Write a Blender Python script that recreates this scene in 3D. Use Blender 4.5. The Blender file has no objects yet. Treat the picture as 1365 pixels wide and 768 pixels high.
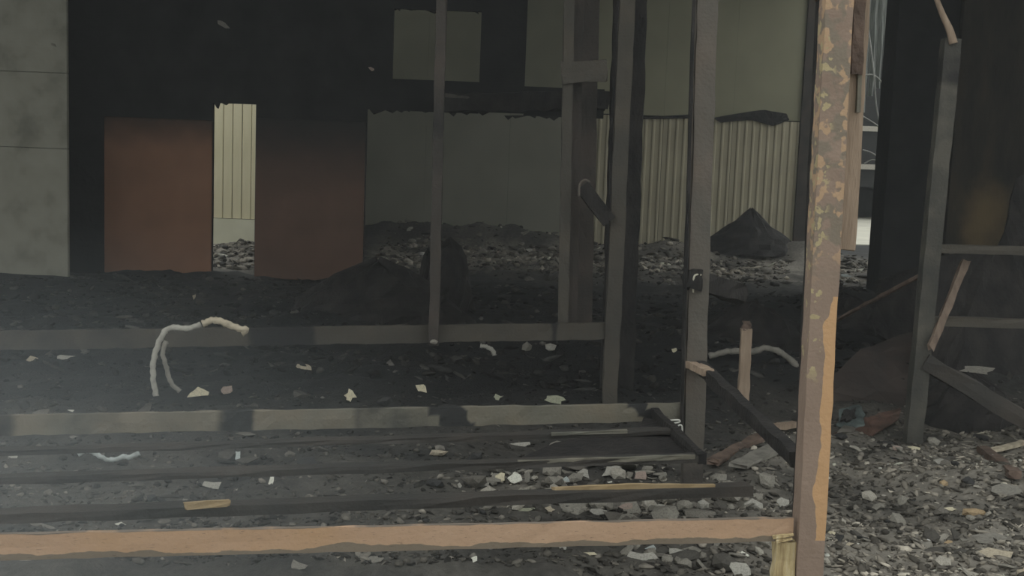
import bpy, bmesh, math, random
import numpy as np
from mathutils import Vector, Matrix

random.seed(7)
rng = np.random.default_rng(7)
S = bpy.context.scene
COL = S.collection

# ------------------------------------------------------------------ camera
FPX = 1500.0                       # focal length in pixels of a 1365 x 768 frame
PITCH, ROLL, EYE = math.atan(169 / 1500), math.radians(2.2), 1.6
Fw = Vector((0, math.cos(PITCH), -math.sin(PITCH)))
R0, U0 = Vector((1, 0, 0)), Vector((0, math.sin(PITCH), math.cos(PITCH)))
Rt = math.cos(ROLL) * R0 + math.sin(ROLL) * U0
Up = -math.sin(ROLL) * R0 + math.cos(ROLL) * U0
CAM = Vector((0, 0, EYE))
cd = bpy.data.cameras.new('camera')
cd.sensor_width = 36; cd.lens = FPX / 1365 * 36; cd.clip_start = .05; cd.clip_end = 300
co = bpy.data.objects.new('camera', cd); COL.objects.link(co)
co.matrix_world = Matrix.Translation(CAM) @ Matrix((Rt, Up, -Fw)).transposed().to_4x4()
S.camera = co

# ------------------------------------------------------------------ sky, exposure
W = bpy.data.worlds.new('overcast_sky'); S.world = W; W.use_nodes = True
wn = W.node_tree.nodes; wl = W.node_tree.links
bg = wn['Background']; bg.inputs['Strength'].default_value = 1.0
tc = wn.new('ShaderNodeTexCoord'); sx = wn.new('ShaderNodeSeparateXYZ'); rp = wn.new('ShaderNodeValToRGB')
wl.new(tc.outputs['Generated'], sx.inputs[0]); wl.new(sx.outputs['Z'], rp.inputs[0]); wl.new(rp.outputs[0], bg.inputs['Color'])
rp.color_ramp.elements[0].position = 0.0; rp.color_ramp.elements[0].color = (.80, .82, .78, 1)
rp.color_ramp.elements[1].position = 1.0; rp.color_ramp.elements[1].color = (1.0, 1.02, 1.0, 1)
S.view_settings.view_transform = 'Standard'; S.view_settings.look = 'None'
S.view_settings.gamma = 1; S.view_settings.use_curve_mapping = False
S.view_settings.exposure = 0.5
HAZE = 0.0028
SMOKE = 0.105

def ray(px, py): return Fw * FPX + Rt * (px - 682.5) + Up * (384 - py)
def at(px, py, Y):
    d = ray(px, py); return CAM + d * (Y / d.y)
def on(px, py, z=0.0):
    d = ray(px, py); return CAM + d * ((z - EYE) / d.z)

# ------------------------------------------------------------------ numpy noise, ground height
_perm = np.random.default_rng(3).random((256, 256))
def vnoise(x, y):
    xi = np.floor(x).astype(int); yi = np.floor(y).astype(int)
    fx = x - xi; fy = y - yi
    fx = fx * fx * (3 - 2 * fx); fy = fy * fy * (3 - 2 * fy)
    g = lambda a, b: _perm[a % 256, b % 256]
    return (g(xi, yi) * (1 - fx) + g(xi + 1, yi) * fx) * (1 - fy) + (g(xi, yi + 1) * (1 - fx) + g(xi + 1, yi + 1) * fx) * fy
def fbm(x, y, o=4):
    v = 0; a = .5
    for i in range(o):
        v = v + a * vnoise(x * 2 ** i + 17 * i, y * 2 ** i + 31 * i); a *= .5
    return v
MOUNDS = [  # px, Y, height, sigma x, sigma y
    (585, 11.0, .10, .6, .5), (420, 10.4, .12, .6, .5),
    (700, 13.0, .12, 1.0, .6), (900, 9.5, .22, .9, .7), (1000, 8.8, .20, .6, .5), (1040, 11.5, .25, .8, .7),
    (560, 21.3, .34, 1.6, .5), (690, 21.3, .30, 1.4, .5), (890, 20.6, .24, 1.2, .5), (1060, 20.6, .35, .9, .5),
    (250, 8.6, .10, 1.0, .5), (120, 9.5, .12, 1.2, .6), (1150, 13.0, .30, .8, .8), (1310, 8.4, .35, .8, .5),
    (1330, 5.8, .08, .5, .4), (860, 4.9, .06, .5, .3), (250, 13.6, .06, .6, .3)]
def height(x, y):
    x = np.asarray(x, float); y = np.asarray(y, float)
    h = (fbm(x * 1.1 + 50, y * 1.1 + 50) - .47) * .22 + (fbm(x * 5 + 9, y * 5 + 9, 3) - .44) * .09
    h = h * np.clip((y + 1) / 3, .2, 1)
    for px, Y, a, sx_, sy_ in MOUNDS:
        X = at(px, 300, Y).x
        n = .75 + .5 * fbm(x * 3, y * 3, 3)
        h = h + a * n * np.exp(-((x - X) / sx_) ** 2 - ((y - Y) / sy_) ** 2)
    return h
def hz(x, y): return float(height(np.array([x]), np.array([y]))[0])
def ground(px, py):
    p = on(px, py)
    for i in range(8): p = on(px, py, hz(p.x, p.y))
    return p

# ------------------------------------------------------------------ materials
def mat(name, cols, scale=6.0, rough=.85, bump=.3, detail=6, distort=0.0, metallic=0.0, stretch=(1, 1, 1), coord='Object', bscale=None):
    """procedural surface: noise through a colour ramp, fine bump"""
    m = bpy.data.materials.new(name); m.use_nodes = True
    n = m.node_tree.nodes; l = m.node_tree.links; b = n['Principled BSDF']
    b.inputs['Roughness'].default_value = rough; b.inputs['Metallic'].default_value = metallic
    b.inputs['Specular IOR Level'].default_value = .3
    t = n.new('ShaderNodeTexCoord'); mp = n.new('ShaderNodeMapping'); mp.inputs['Scale'].default_value = stretch
    l.new(t.outputs[coord], mp.inputs[0])
    ns = n.new('ShaderNodeTexNoise'); ns.inputs['Scale'].default_value = scale; ns.inputs['Detail'].default_value = detail
    ns.inputs['Distortion'].default_value = distort; l.new(mp.outputs[0], ns.inputs['Vector'])
    r = n.new('ShaderNodeValToRGB'); l.new(ns.outputs['Fac'], r.inputs[0])
    e = r.color_ramp.elements
    while len(e) < len(cols): e.new(.5)
    for i, (p, c) in enumerate(cols): e[i].position = p; e[i].color = (*c, 1)
    l.new(r.outputs[0], b.inputs['Base Color'])
    if bump:
        n2 = n.new('ShaderNodeTexNoise'); n2.inputs['Scale'].default_value = bscale or scale * 5; n2.inputs['Detail'].default_value = 5
        l.new(mp.outputs[0], n2.inputs['Vector'])
        bp = n.new('ShaderNodeBump'); bp.inputs['Strength'].default_value = bump; bp.inputs['Distance'].default_value = .02
        l.new(n2.outputs['Fac'], bp.inputs['Height']); l.new(bp.outputs[0], b.inputs['Normal'])
    m['ramp'] = r.name
    return m
def node(m, t): return m.node_tree.nodes.new(t)
def math_(m, op, a, b=None, c=None, clamp=False):
    q = node(m, 'ShaderNodeMath'); q.operation = op; q.use_clamp = clamp
    for i, v in enumerate((a, b, c)):
        if v is None: continue
        if isinstance(v, (int, float)): q.inputs[i].default_value = v
        else: m.node_tree.links.new(v, q.inputs[i])
    return q.outputs[0]
def noise_(m, vec, scale, detail=4):
    q = node(m, 'ShaderNodeTexNoise'); q.inputs['Scale'].default_value = scale; q.inputs['Detail'].default_value = detail
    m.node_tree.links.new(vec, q.inputs['Vector']); return q.outputs['Fac']
def mix_(m, f, a, b):
    q = node(m, 'ShaderNodeMix'); q.data_type = 'RGBA'
    for s, v in ((q.inputs[0], f), (q.inputs[6], a), (q.inputs[7], b)):
        if isinstance(v, tuple): s.default_value = (*v, 1)
        elif isinstance(v, (int, float)): s.default_value = v
        else: m.node_tree.links.new(v, s)
    return q.outputs[2]
def base_of(m): return m.node_tree.nodes['Principled BSDF'].inputs['Base Color']
def ramp_out(m): return m.node_tree.nodes[m['ramp']].outputs[0]
def attr_(m, name, out='Fac'):
    q = node(m, 'ShaderNodeAttribute'); q.attribute_name = name; return q.outputs[out]
def step_(m, v, lo, hi):
    q = node(m, 'ShaderNodeMapRange'); q.interpolation_type = 'SMOOTHSTEP'
    m.node_tree.links.new(v, q.inputs[0]); q.inputs[1].default_value = lo; q.inputs[2].default_value = hi
    return q.outputs[0]

MT = {}
MT['soot_wall'] = mat('soot_wall', [(.3, (.010, .011, .011)), (.7, (.022, .022, .022))], 2.5, .9, .3)
MT['char'] = mat('charred_wood', [(.3, (.008, .008, .008)), (.75, (.03, .027, .025))], 9, .8, .6, stretch=(1, 1, .5))
MT['concrete'] = mat('grey_sooty_concrete', [(.25, (.15, .148, .122)), (.5, (.25, .246, .205)), (.75, (.29, .285, .24))], 3.0, .9, .25)
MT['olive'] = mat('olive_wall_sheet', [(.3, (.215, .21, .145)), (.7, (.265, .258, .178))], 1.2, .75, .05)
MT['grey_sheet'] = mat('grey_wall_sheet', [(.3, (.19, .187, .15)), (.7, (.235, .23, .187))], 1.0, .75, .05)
MT['olive_shaded'] = mat('shaded_olive_sheet', [(.3, (.175, .172, .125)), (.7, (.22, .215, .157))], 1.2, .75, .05)  # darker copy of the olive sheet, shade put into the colour
MT['ribbed'] = mat('ribbed_cream_sheet', [(.3, (.32, .292, .21)), (.7, (.40, .368, .265))], 1.6, .7, .05)
MT['cream'] = mat('cream_board', [(.3, (.68, .63, .42)), (.7, (.80, .74, .52))], 2.0, .6, .05, stretch=(3, 3, .6))
MT['plinth'] = mat('pale_plinth', [(.3, (.66, .65, .50)), (.7, (.78, .77, .60))], 3.0, .8, .1)
MT['roof'] = mat('sooty_roof', [(.3, (.015, .015, .015)), (.7, (.03, .03, .03))], 2, .9, .1)
MT['wire'] = mat('pale_wire', [(.3, (.45, .46, .43)), (.7, (.6, .6, .55))], 20, .5, 0)
MT['ash_grey'] = mat('grey_ash_coating', [(.3, (.20, .19, .17)), (.7, (.36, .34, .29))], 25, .9, .5)
MT['bone'] = mat('pale_ash_crust', [(.3, (.30, .28, .21)), (.7, (.52, .50, .41))], 30, .9, .4)
MT['outside_ground'] = mat('pale_concrete_yard', [(.3, (.42, .41, .35)), (.7, (.52, .51, .43))], 1.5, .9, .1)
MT['plastic'] = mat('grey_plastic_film', [(.3, (.20, .22, .20)), (.7, (.42, .44, .41))], 9, .35, .2, stretch=(6, 6, .4))
MT['splinter'] = mat('splintered_yellow_wood', [(.3, (.28, .20, .10)), (.55, (.50, .40, .22)), (.75, (.62, .54, .36))], 14, .8, .5, stretch=(6, 6, .5))
MT['tan_wood'] = mat('scorched_tan_wood', [(.3, (.22, .165, .12)), (.7, (.33, .255, .19))], 8, .8, .3, stretch=(4, 4, .6))
MT['stick_wood'] = mat('scorched_stick_wood', [(.3, (.11, .08, .062)), (.7, (.19, .145, .112))], 8, .8, .3, stretch=(4, 4, .6))
MT['brownwood'] = mat('scorched_brown_wood', [(.3, (.07, .05, .04)), (.7, (.16, .115, .09))], 12, .85, .4)
MT['rustmetal'] = mat('brown_rusted_sheet', [(.3, (.03, .026, .024)), (.6, (.055, .044, .038)), (.8, (.075, .055, .045))], 3, .8, .2)
MT['teal'] = mat('weathered_teal_grey_paint', [(.35, (.025, .03, .03)), (.65, (.10, .125, .12))], 10, .7, .2)
MT['red_rag'] = mat('scorched_red_scrap', [(.3, (.05, .034, .026)), (.7, (.115, .066, .05))], 12, .85, .2)

# right rear wall: soot brown with an ochre scorched stain
m = mat('scorched_brown_wall', [(.3, (.017, .016, .014)), (.55, (.030, .026, .020)), (.8, (.045, .036, .024))], 3.2, .9, .3, stretch=(2, 2, .6)); MT['wall_brown'] = m
tcn = node(m, 'ShaderNodeTexCoord'); sp = node(m, 'ShaderNodeSeparateXYZ'); m.node_tree.links.new(tcn.outputs['Object'], sp.inputs[0])
nz = noise_(m, tcn.outputs['Object'], 1.8, 6)
p_ = at(1310, 285, 14.3)
dx = math_(m, 'MULTIPLY', math_(m, 'SUBTRACT', sp.outputs[0], p_.x), 1.9); dz = math_(m, 'MULTIPLY', math_(m, 'SUBTRACT', sp.outputs[2], p_.z), 1.2)
dd = math_(m, 'SQRT', math_(m, 'ADD', math_(m, 'MULTIPLY', dx, dx), math_(m, 'MULTIPLY', dz, dz)))
f = step_(m, math_(m, 'ADD', dd, math_(m, 'MULTIPLY', nz, 1.4)), 1.55, .7)
m.node_tree.links.new(mix_(m, f, ramp_out(m), (.125, .09, .045)), base_of(m))

def rust_panel_mat(name, c0, c1, z0, z1):
    """red-brown painted sheet, soot stain creeping down from the top edge"""
    m = mat(name, [(.3, c0), (.7, c1)], 2.2, .75, .1)
    t = node(m, 'ShaderNodeTexCoord'); s = node(m, 'ShaderNodeSeparateXYZ'); m.node_tree.links.new(t.outputs['Object'], s.inputs[0])
    n1 = noise_(m, t.outputs['Object'], 2.0, 5)
    f = step_(m, math_(m, 'ADD', s.outputs[2], math_(m, 'MULTIPLY', n1, .35)), z0 + .17, z1 + .17)
    m.node_tree.links.new(mix_(m, f, ramp_out(m), (.016, .016, .016)), base_of(m)); return m
MT['rust_panel'] = rust_panel_mat('red_brown_sheet', (.20, .105, .062), (.25, .13, .078), 1.5, 2.15)
MT['rust_panel_dark'] = rust_panel_mat('sooty_red_brown_sheet', (.098, .058, .041), (.13, .075, .054), .9, 2.15)

def member_mat(name, paint, grey, soot, amount=.5, scale=3.0):
    """scorched steel/wood member; 'stain' attribute (0..1) is soot with a shape of its own"""
    m = mat(name, [(.28, grey), (.5, tuple((a + b) / 2 for a, b in zip(grey, paint))), (.62, paint)], scale, .75, .25, detail=8, bscale=60)
    t = node(m, 'ShaderNodeTexCoord')
    n1 = noise_(m, t.outputs['Object'], 7, 6)
    st = attr_(m, 'stain')
    f = step_(m, math_(m, 'ADD', st, math_(m, 'MULTIPLY', math_(m, 'SUBTRACT', n1, .5), amount)), .34, .66)
    m.node_tree.links.new(mix_(m, f, ramp_out(m), soot), base_of(m)); return m
MT['post_brown'] = member_mat('scorched_brown_post', (.115, .095, .078), (.082, .078, .068), (.022, .021, .021))
MT['post_grey'] = member_mat('ashy_grey_post', (.068, .06, .048), (.046, .044, .038), (.016, .016, .016))
MT['rail_grey'] = member_mat('scorched_grey_rail', (.16, .142, .108), (.12, .122, .102), (.024, .025, .025))
MT['rail_dim'] = member_mat('sooty_rail', (.068, .06, .048), (.05, .047, .04), (.018, .018, .018))
MT['slat'] = member_mat('sooty_slat', (.05, .044, .038), (.03, .03, .028), (.020, .020, .020))
MT['slat_tan'] = member_mat('scorched_tan_slat', (.34, .25, .13), (.26, .20, .12), (.035, .033, .03), .35)
MT['post_ash'] = member_mat('chalky_grey_post', (.085, .08, .067), (.035, .036, .033), (.02, .02, .02), .5, 5)

# the near post: grey-mauve scorched paint, an orange bare stripe with a wavy edge, flaked patches above
def near_post_mat():
    m = mat('flaked_orange_post', [(.3, (.215, .158, .122)), (.7, (.26, .195, .152))], 5, .75, .2, bscale=70)
    v = attr_(m, 'mem', 'Vector'); s = node(m, 'ShaderNodeSeparateXYZ'); m.node_tree.links.new(v, s.inputs[0])
    a, L = math_(m, 'MULTIPLY', s.outputs[0], -1.0), s.outputs[2]
    sc = node(m, 'ShaderNodeVectorMath'); sc.operation = 'MULTIPLY'; sc.inputs[1].default_value = (.082, .082, 1); m.node_tree.links.new(v, sc.inputs[0]); v = sc.outputs[0]
    n1 = noise_(m, v, 5.0, 3); n2 = noise_(m, v, 12, 8); n3 = noise_(m, v, 22, 7)
    # stripe on the right of the front face between 0.55 and 1.25 m up
    edge = math_(m, 'ADD', a, math_(m, 'MULTIPLY', math_(m, 'SUBTRACT', n1, .5), 1.5))
    inl = math_(m, 'MULTIPLY', step_(m, L, .50, .62), step_(m, L, 1.36, 1.22))
    str_ = math_(m, 'MULTIPLY', step_(m, edge, .13, .15), math_(m, 'GREATER_THAN', inl, .35))
    c = mix_(m, str_, ramp_out(m), (.46, .285, .15))
    # flaked patches above 1.3 m: grey-olive undercoat, ochre and pink flakes
    up = step_(m, L, 1.30, 1.5)
    g = math_(m, 'MULTIPLY', up, step_(m, n2, .47, .54))
    c = mix_(m, g, c, (.185, .155, .12))
    o = math_(m, 'MULTIPLY', up, step_(m, math_(m, 'ADD', n3, math_(m, 'MULTIPLY', math_(m, 'ABSOLUTE', a), .22)), .615, .66))
    c = mix_(m, o, c, (.38, .262, .165))
    y = math_(m, 'MULTIPLY', step_(m, L, 1.02, 1.1), math_(m, 'MULTIPLY', step_(m, noise_(m, v, 24, 4), .57, .60), step_(m, a, .1, -.2)))
    c = mix_(m, y, c, (.36, .30, .175))
    m.node_tree.links.new(c, base_of(m)); return m
MT['thin_post'] = member_mat('thin_sooty_post', (.06, .05, .043), (.032, .03, .027), (.014, .014, .014))
MT['near_post'] = near_post_mat()
def front_rail_mat():
    m = mat('flaked_orange_rail', [(.3, (.40, .258, .15)), (.5, (.40, .268, .175)), (.7, (.41, .285, .195))], 2.2, .7, .15, bscale=60)
    v = attr_(m, 'mem', 'Vector'); s = node(m, 'ShaderNodeSeparateXYZ'); m.node_tree.links.new(v, s.inputs[0])
    b, L = s.outputs[1], s.outputs[2]
    q = node(m, 'ShaderNodeCombineXYZ'); m.node_tree.links.new(L, q.inputs[0])
    n1 = noise_(m, q.outputs[0], 6, 4); n2 = noise_(m, v, 40, 3); n3 = noise_(m, q.outputs[0], 2.1, 2)
    e = math_(m, 'ADD', b, math_(m, 'MULTIPLY', math_(m, 'ADD', math_(m, 'SUBTRACT', n1, .5), math_(m, 'SUBTRACT', n3, .5)), .75))
    c = mix_(m, step_(m, e, -.27, -.30), ramp_out(m), (.17, .14, .105))
    c = mix_(m, step_(m, n2, .66, .69), c, (.10, .075, .06))
    # grimy top lip
    c = mix_(m, step_(m, math_(m, 'ADD', b, math_(m, 'MULTIPLY', math_(m, 'SUBTRACT', n1, .5), .2)), .47, .50), c, (.16, .135, .11))
    m.node_tree.links.new(c, base_of(m)); return m
MT['front_rail'] = front_rail_mat()

# rubble and ground: colour from a per-piece tint attribute times fine noise
def tint_mat(name, rough=.9):
    m = mat(name, [(.3, (.65, .65, .65)), (.7, (1.15, 1.15, 1.15))], 22, rough, .5, bscale=60)
    q = node(m, 'ShaderNodeMix'); q.data_type = 'RGBA'; q.blend_type = 'MULTIPLY'; q.inputs[0].default_value = 1
    m.node_tree.links.new(attr_(m, 'tint', 'Color'), q.inputs[6]); m.node_tree.links.new(ramp_out(m), q.inputs[7])
    m.node_tree.links.new(q.outputs[2], base_of(m)); return m
MT['tint'] = tint_mat('ash_and_char')
def scrap_mat(name, c, rough=.8):
    k = tuple(x * .62 for x in c)
    return mat(name, [(.32, k), (.55, c)], 16, rough, .3)
SC = {'white': (.66, .66, .58), 'cream': (.60, .55, .40), 'beige': (.42, .37, .28), 'grey': (.36, .35, .31), 'pink': (.34, .27, .23),
      'green': (.30, .31, .23), 'tan': (.40, .30, .18), 'dim': (.20, .19, .165), 'blue': (.40, .44, .43)}
for k, c in SC.items(): MT['scrap_' + k] = scrap_mat('scrap_' + k, c)

# ------------------------------------------------------------------ object helpers
def link(name, me, mats, parent=None, loc=None):
    o = bpy.data.objects.new(name, me); COL.objects.link(o)
    for k in (mats if isinstance(mats, (list, tuple)) else [mats]):
        if not me.materials or len(me.materials) < (len(mats) if isinstance(mats, (list, tuple)) else 1): me.materials.append(MT[k])
    if parent: o.parent = parent
    if loc is not None: o.location = loc
    return o
def tag(o, label=None, cat=None, group=None, kind=None):
    if label: o['label'] = label
    if cat: o['category'] = cat
    if group: o['group'] = group
    if kind: o['kind'] = kind
    return o
def empty(name, loc, label, cat, group=None):
    o = bpy.data.objects.new(name, None); COL.objects.link(o); o.location = loc; o.empty_display_size = .1
    return tag(o, label, cat, group)
def bm_obj(name, bm, m, parent=None, loc=None, smooth=False):
    me = bpy.data.meshes.new(name)
    if loc is not None: bmesh.ops.translate(bm, verts=bm.verts, vec=-Vector(loc))
    bmesh.ops.recalc_face_normals(bm, faces=bm.faces)
    bm.to_mesh(me); bm.free()
    if smooth:
        for p in me.polygons: p.use_smooth = True
    return link(name, me, m, parent, loc if parent is None else None)
def add_box(bm, lo, hi):
    lo, hi = Vector(lo), Vector(hi)
    r = bmesh.ops.create_cube(bm, size=1.0)['verts']
    for v in r: v.co = Vector((lo[i] + (v.co[i] + .5) * (hi[i] - lo[i]) for i in range(3)))
    return r
def member(name, p0, p1, w, h, m, parent, stains=(), seg=.12, upv=(0, 0, 1), rough=.006, seed=0, jag=(0, 0), bend=None, taper=1.0, label=None):
    """a post/rail from p0 to p1: w across the picture, h along upv (for a post: depth). Carries 'mem' (across, other, metres along) and 'stain'.
       jag: ragged ends; bend(t)->offset Vector"""
    p0, p1 = Vector(p0), Vector(p1); d = p1 - p0; L = d.length; d.normalize()
    upv = Vector(upv); a = d.cross(upv).normalized(); b = a.cross(d).normalized()
    n = max(2, int(L / seg)); rr = random.Random(seed + 11)
    C = [(-.5, -.5), (0, -.5), (.5, -.5), (.5, 0), (.5, .5), (0, .5), (-.5, .5), (-.5, 0)]
    off = Vector(parent.location) if parent else Vector((0, 0, 0))
    vs, fs, mem, st = [], [], [], []
    for i in range(n + 1):
        t = i / n; c = p0 + d * (L * t)
        if bend: c = c + bend(t)
        k = 1 + (taper - 1) * t
        for (x, y) in C:
            e = 0
            if i == 0: e = -rr.random() * jag[0]
            if i == n: e = rr.random() * jag[1]
            q = c + a * (x * w * k + rr.uniform(-1, 1) * rough) + b * (y * h * k + rr.uniform(-1, 1) * rough) + d * e
            vs.append(q - off); mem.append((x, y, L * t))
            s = 0.0
            for (t0, t1, v, sh) in stains:   # from..to along the member, strength, shear across it
                tt = t + sh * y
                if t0 <= tt <= t1: s = max(s, v * min(1.0, .35 + (min(tt - t0, t1 - tt) * L) / .07))
            st.append(s)
    for i in range(n):
        for j in range(8):
            k = (j + 1) % 8; fs.append((i * 8 + j, i * 8 + k, i * 8 + 8 + k, i * 8 + 8 + j))
    fs.append(tuple(range(7, -1, -1))); fs.append(tuple(n * 8 + j for j in range(8)))
    me = bpy.data.meshes.new(name); me.from_pydata([tuple(v) for v in vs], [], fs); me.update()
    at1 = me.attributes.new('mem', 'FLOAT_VECTOR', 'POINT'); at1.data.foreach_set('vector', np.array(mem, float).ravel())
    at2 = me.attributes.new('stain', 'FLOAT', 'POINT'); at2.data.foreach_set('value', np.array(st, float))
    bm = bmesh.new(); bm.from_mesh(me); bmesh.ops.recalc_face_normals(bm, faces=bm.faces); bm.to_mesh(me); bm.free()
    o = link(name, me, m, parent)
    if label: o['label'] = label
    return o
def tube(name, pts, r, m, parent=None, sides=7, flat=1.0, jitter=0.0, loc=None, r_end=None):
    """round or flattened tube along a smooth path"""
    P = [Vector(p) for p in pts]; out = []
    for i in range(len(P) - 1):
        a, b, c, d = P[max(i - 1, 0)], P[i], P[i + 1], P[min(i + 2, len(P) - 1)]
        for k in range(6):
            t = k / 6
            out.append(.5 * ((2 * b) + (c - a) * t + (2 * a - 5 * b + 4 * c - d) * t * t + (-a + 3 * b - 3 * c + d) * t ** 3))
    out.append(P[-1]); rr = random.Random(5)
    off = Vector(parent.location) if parent else (Vector(loc) if loc is not None else Vector((0, 0, 0)))
    vs, fs = [], []; N = len(out)
    for i, p in enumerate(out):
        tdir = (out[min(i + 1, N - 1)] - out[max(i - 1, 0)]).normalized()
        s = tdir.cross(Vector((0, 1, .02))).normalized(); u = s.cross(tdir)
        R = r if r_end is None else r + (r_end - r) * i / (N - 1)
        for j in range(sides):
            g = 2 * math.pi * j / sides; k = 1 + rr.uniform(-1, 1) * jitter
            vs.append(tuple(p + (s * math.cos(g) + u * math.sin(g) * flat) * R * k - off))
    for i in range(N - 1):
        for j in range(sides):
            k = (j + 1) % sides; fs.append((i * sides + j, i * sides + k, (i + 1) * sides + k, (i + 1) * sides + j))
    fs.append(tuple(range(sides - 1, -1, -1))); fs.append(tuple((N - 1) * sides + j for j in range(sides)))
    me = bpy.data.meshes.new(name); me.from_pydata(vs, [], fs); me.update()
    for p in me.polygons: p.use_smooth = True
    return link(name, me, m, parent, loc if parent is None else None)
def rock_mesh(name, seed, sub=1, flat=.6, rough=.35, sx_=1.0):
    bm = bmesh.new(); bmesh.ops.create_icosphere(bm, subdivisions=sub, radius=.5); rr = random.Random(seed)
    for v in bm.verts: v.co = Vector((v.co.x * sx_, v.co.y, v.co.z * flat)) * (1 + rr.uniform(-rough, rough))
    z = min(v.co.z for v in bm.verts)
    for v in bm.verts: v.co.z -= z
    me = bpy.data.meshes.new(name); bm.to_mesh(me); bm.free(); return me
def flake_mesh(name, seed, n=7, thick=.06, curl=.15, lo=.6):
    """a broken plate lying in the xy plane, one unit across, slightly curled, with a thickness"""
    rr = random.Random(seed); ring = []
    for i in range(n):
        g = 2 * math.pi * (i + rr.uniform(-.3, .3)) / n; r = .5 * rr.uniform(lo, 1.05)
        ring.append((r * math.cos(g), r * math.sin(g)))
    z = lambda x, y: curl * (x * x - y * .3 * x) * 2 + rr.uniform(-.02, .02)
    top = [(x, y, z(x, y) + thick) for x, y in ring] + [(0, 0, thick + rr.uniform(0, .05))]
    bot = [(x, y, t[2] - thick) for (x, y), t in zip(ring, top)] + [(0, 0, 0)]
    vs = top + bot; m_ = n + 1; fs = []
    for i in range(n):
        k = (i + 1) % n
        fs += [(i, k, n), (m_ + k, m_ + i, m_ + n), (k, i, m_ + i, m_ + k)]
    me = bpy.data.meshes.new(name); me.from_pydata(vs, [], fs); me.update(); return me

# ------------------------------------------------------------------ SETTING
WB = 14.4           # rear wall of the burnt hall
FW = 22.0           # far wall of the covered bay behind
def X(px, Y, py=250): return at(px, py, Y).x
def Z(px, py, Y): return at(px, py, Y).z

# floor: heaps of ash and char
xs = np.concatenate([np.arange(-14, -5, .25), np.arange(-5, 5, .055), np.arange(5, 14.1, .25)])
ys = np.concatenate([np.arange(-6, 3.5, .3), np.arange(3.5, 9, .055), np.arange(9, 15, .08), np.arange(15, 26.1, .15)])
GX, GY = np.meshgrid(xs, ys); GZ = height(GX, GY)
nx, ny = len(xs), len(ys)
V = np.stack([GX, GY, GZ], -1).reshape(-1, 3)
idx = np.arange(nx * ny).reshape(ny, nx)
Q = np.stack([idx[:-1, :-1], idx[:-1, 1:], idx[1:, 1:], idx[1:, :-1]], -1).reshape(-1, 4)
def quick_mesh(name, V, F, smooth=False):
    me = bpy.data.meshes.new(name); me.vertices.add(len(V)); me.vertices.foreach_set('co', np.asarray(V, np.float32).ravel())
    k = F.shape[1]; me.loops.add(F.size); me.loops.foreach_set('vertex_index', F.ravel().astype(np.int32))
    me.polygons.add(len(F)); me.polygons.foreach_set('loop_start', (np.arange(len(F)) * k).astype(np.int32))
    me.update(calc_edges=True); me.validate(); return me
def ashness(x, y):
    """how much pale ash (1) rather than black char (0) lies here"""
    px = 682 + 1500 * x / np.maximum(y, .5)
    near = np.clip((8.2 - y) / 2.2, 0, 1) * np.clip((px - 880) / 260, 0, 1)
    strip = .75 * np.exp(-((y - 5.3) / .45) ** 2) * np.clip((px - 560) / 160, 0, 1)
    far = 1.15 * np.exp(-((y - 18.6) / 2.4) ** 2) * np.clip((px - 470) / 40, 0, 1)
    yard = 1.0 * ((y > 14.6) & (px < 480))
    mid = .30 * np.clip((8 - y) / 3, 0, 1)
    return np.clip(np.maximum.reduce([near, strip, far, yard, mid]) , 0, 1.15)
def tint_of(x, y, r):
    a = ashness(x, y); n = fbm(x * 2.3 + 5, y * 2.3 + 3, 4); n = np.clip((n - .3) * 2.6, 0, 1)
    k = np.clip(a * (.35 + .9 * n) + r * .12, 0, 1)[..., None]
    char = np.array([.020, .021, .021]); ash = np.array([.235, .218, .185]); br = np.array([.05, .042, .034])
    c = char + (ash - char) * k
    w = np.clip(fbm(x * .9, y * .9, 3) - .45, 0, 1)[..., None] * 1.2
    return c * (1 - w) + (c * .6 + br * .7) * w
fl = quick_mesh('floor', V, Q)
tt = tint_of(V[:, 0], V[:, 1], np.zeros(len(V)))
ca = fl.color_attributes.new('tint', 'FLOAT_COLOR', 'POINT'); ca.data.foreach_set('color', np.concatenate([tt, np.ones((len(tt), 1))], 1).astype(np.float32).ravel())
floor = link('floor', fl, 'tint'); tag(floor, kind='structure')

# rear wall of the hall: soot-black, with a narrow doorway, a wide opening and two holes above
bm = bmesh.new(); T = .07; TOP = 4.5; TOP2 = 5.5
def cell(pl, pr, yt, yb, Y=WB):
    zt = TOP if yt is None else Z((pl + pr) / 2, yt, Y); zb = -.1 if yb is None else Z((pl + pr) / 2, yb, Y)
    add_box(bm, (X(pl, Y), Y, zb), (X(pr, Y), Y + T, zt))
cell(-420, 283, None, None); cell(340, 487, None, None); cell(283, 340, None, 138)
cell(487, 519, None, 146); cell(519, 634, 107, 149); cell(519, 634, None, 13)
cell(634, 694, None, 150); cell(694, 800, 117, 156); 
wb = bm_obj('wall_rear', bm, 'soot_wall'); tag(wb, kind='structure')
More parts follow.
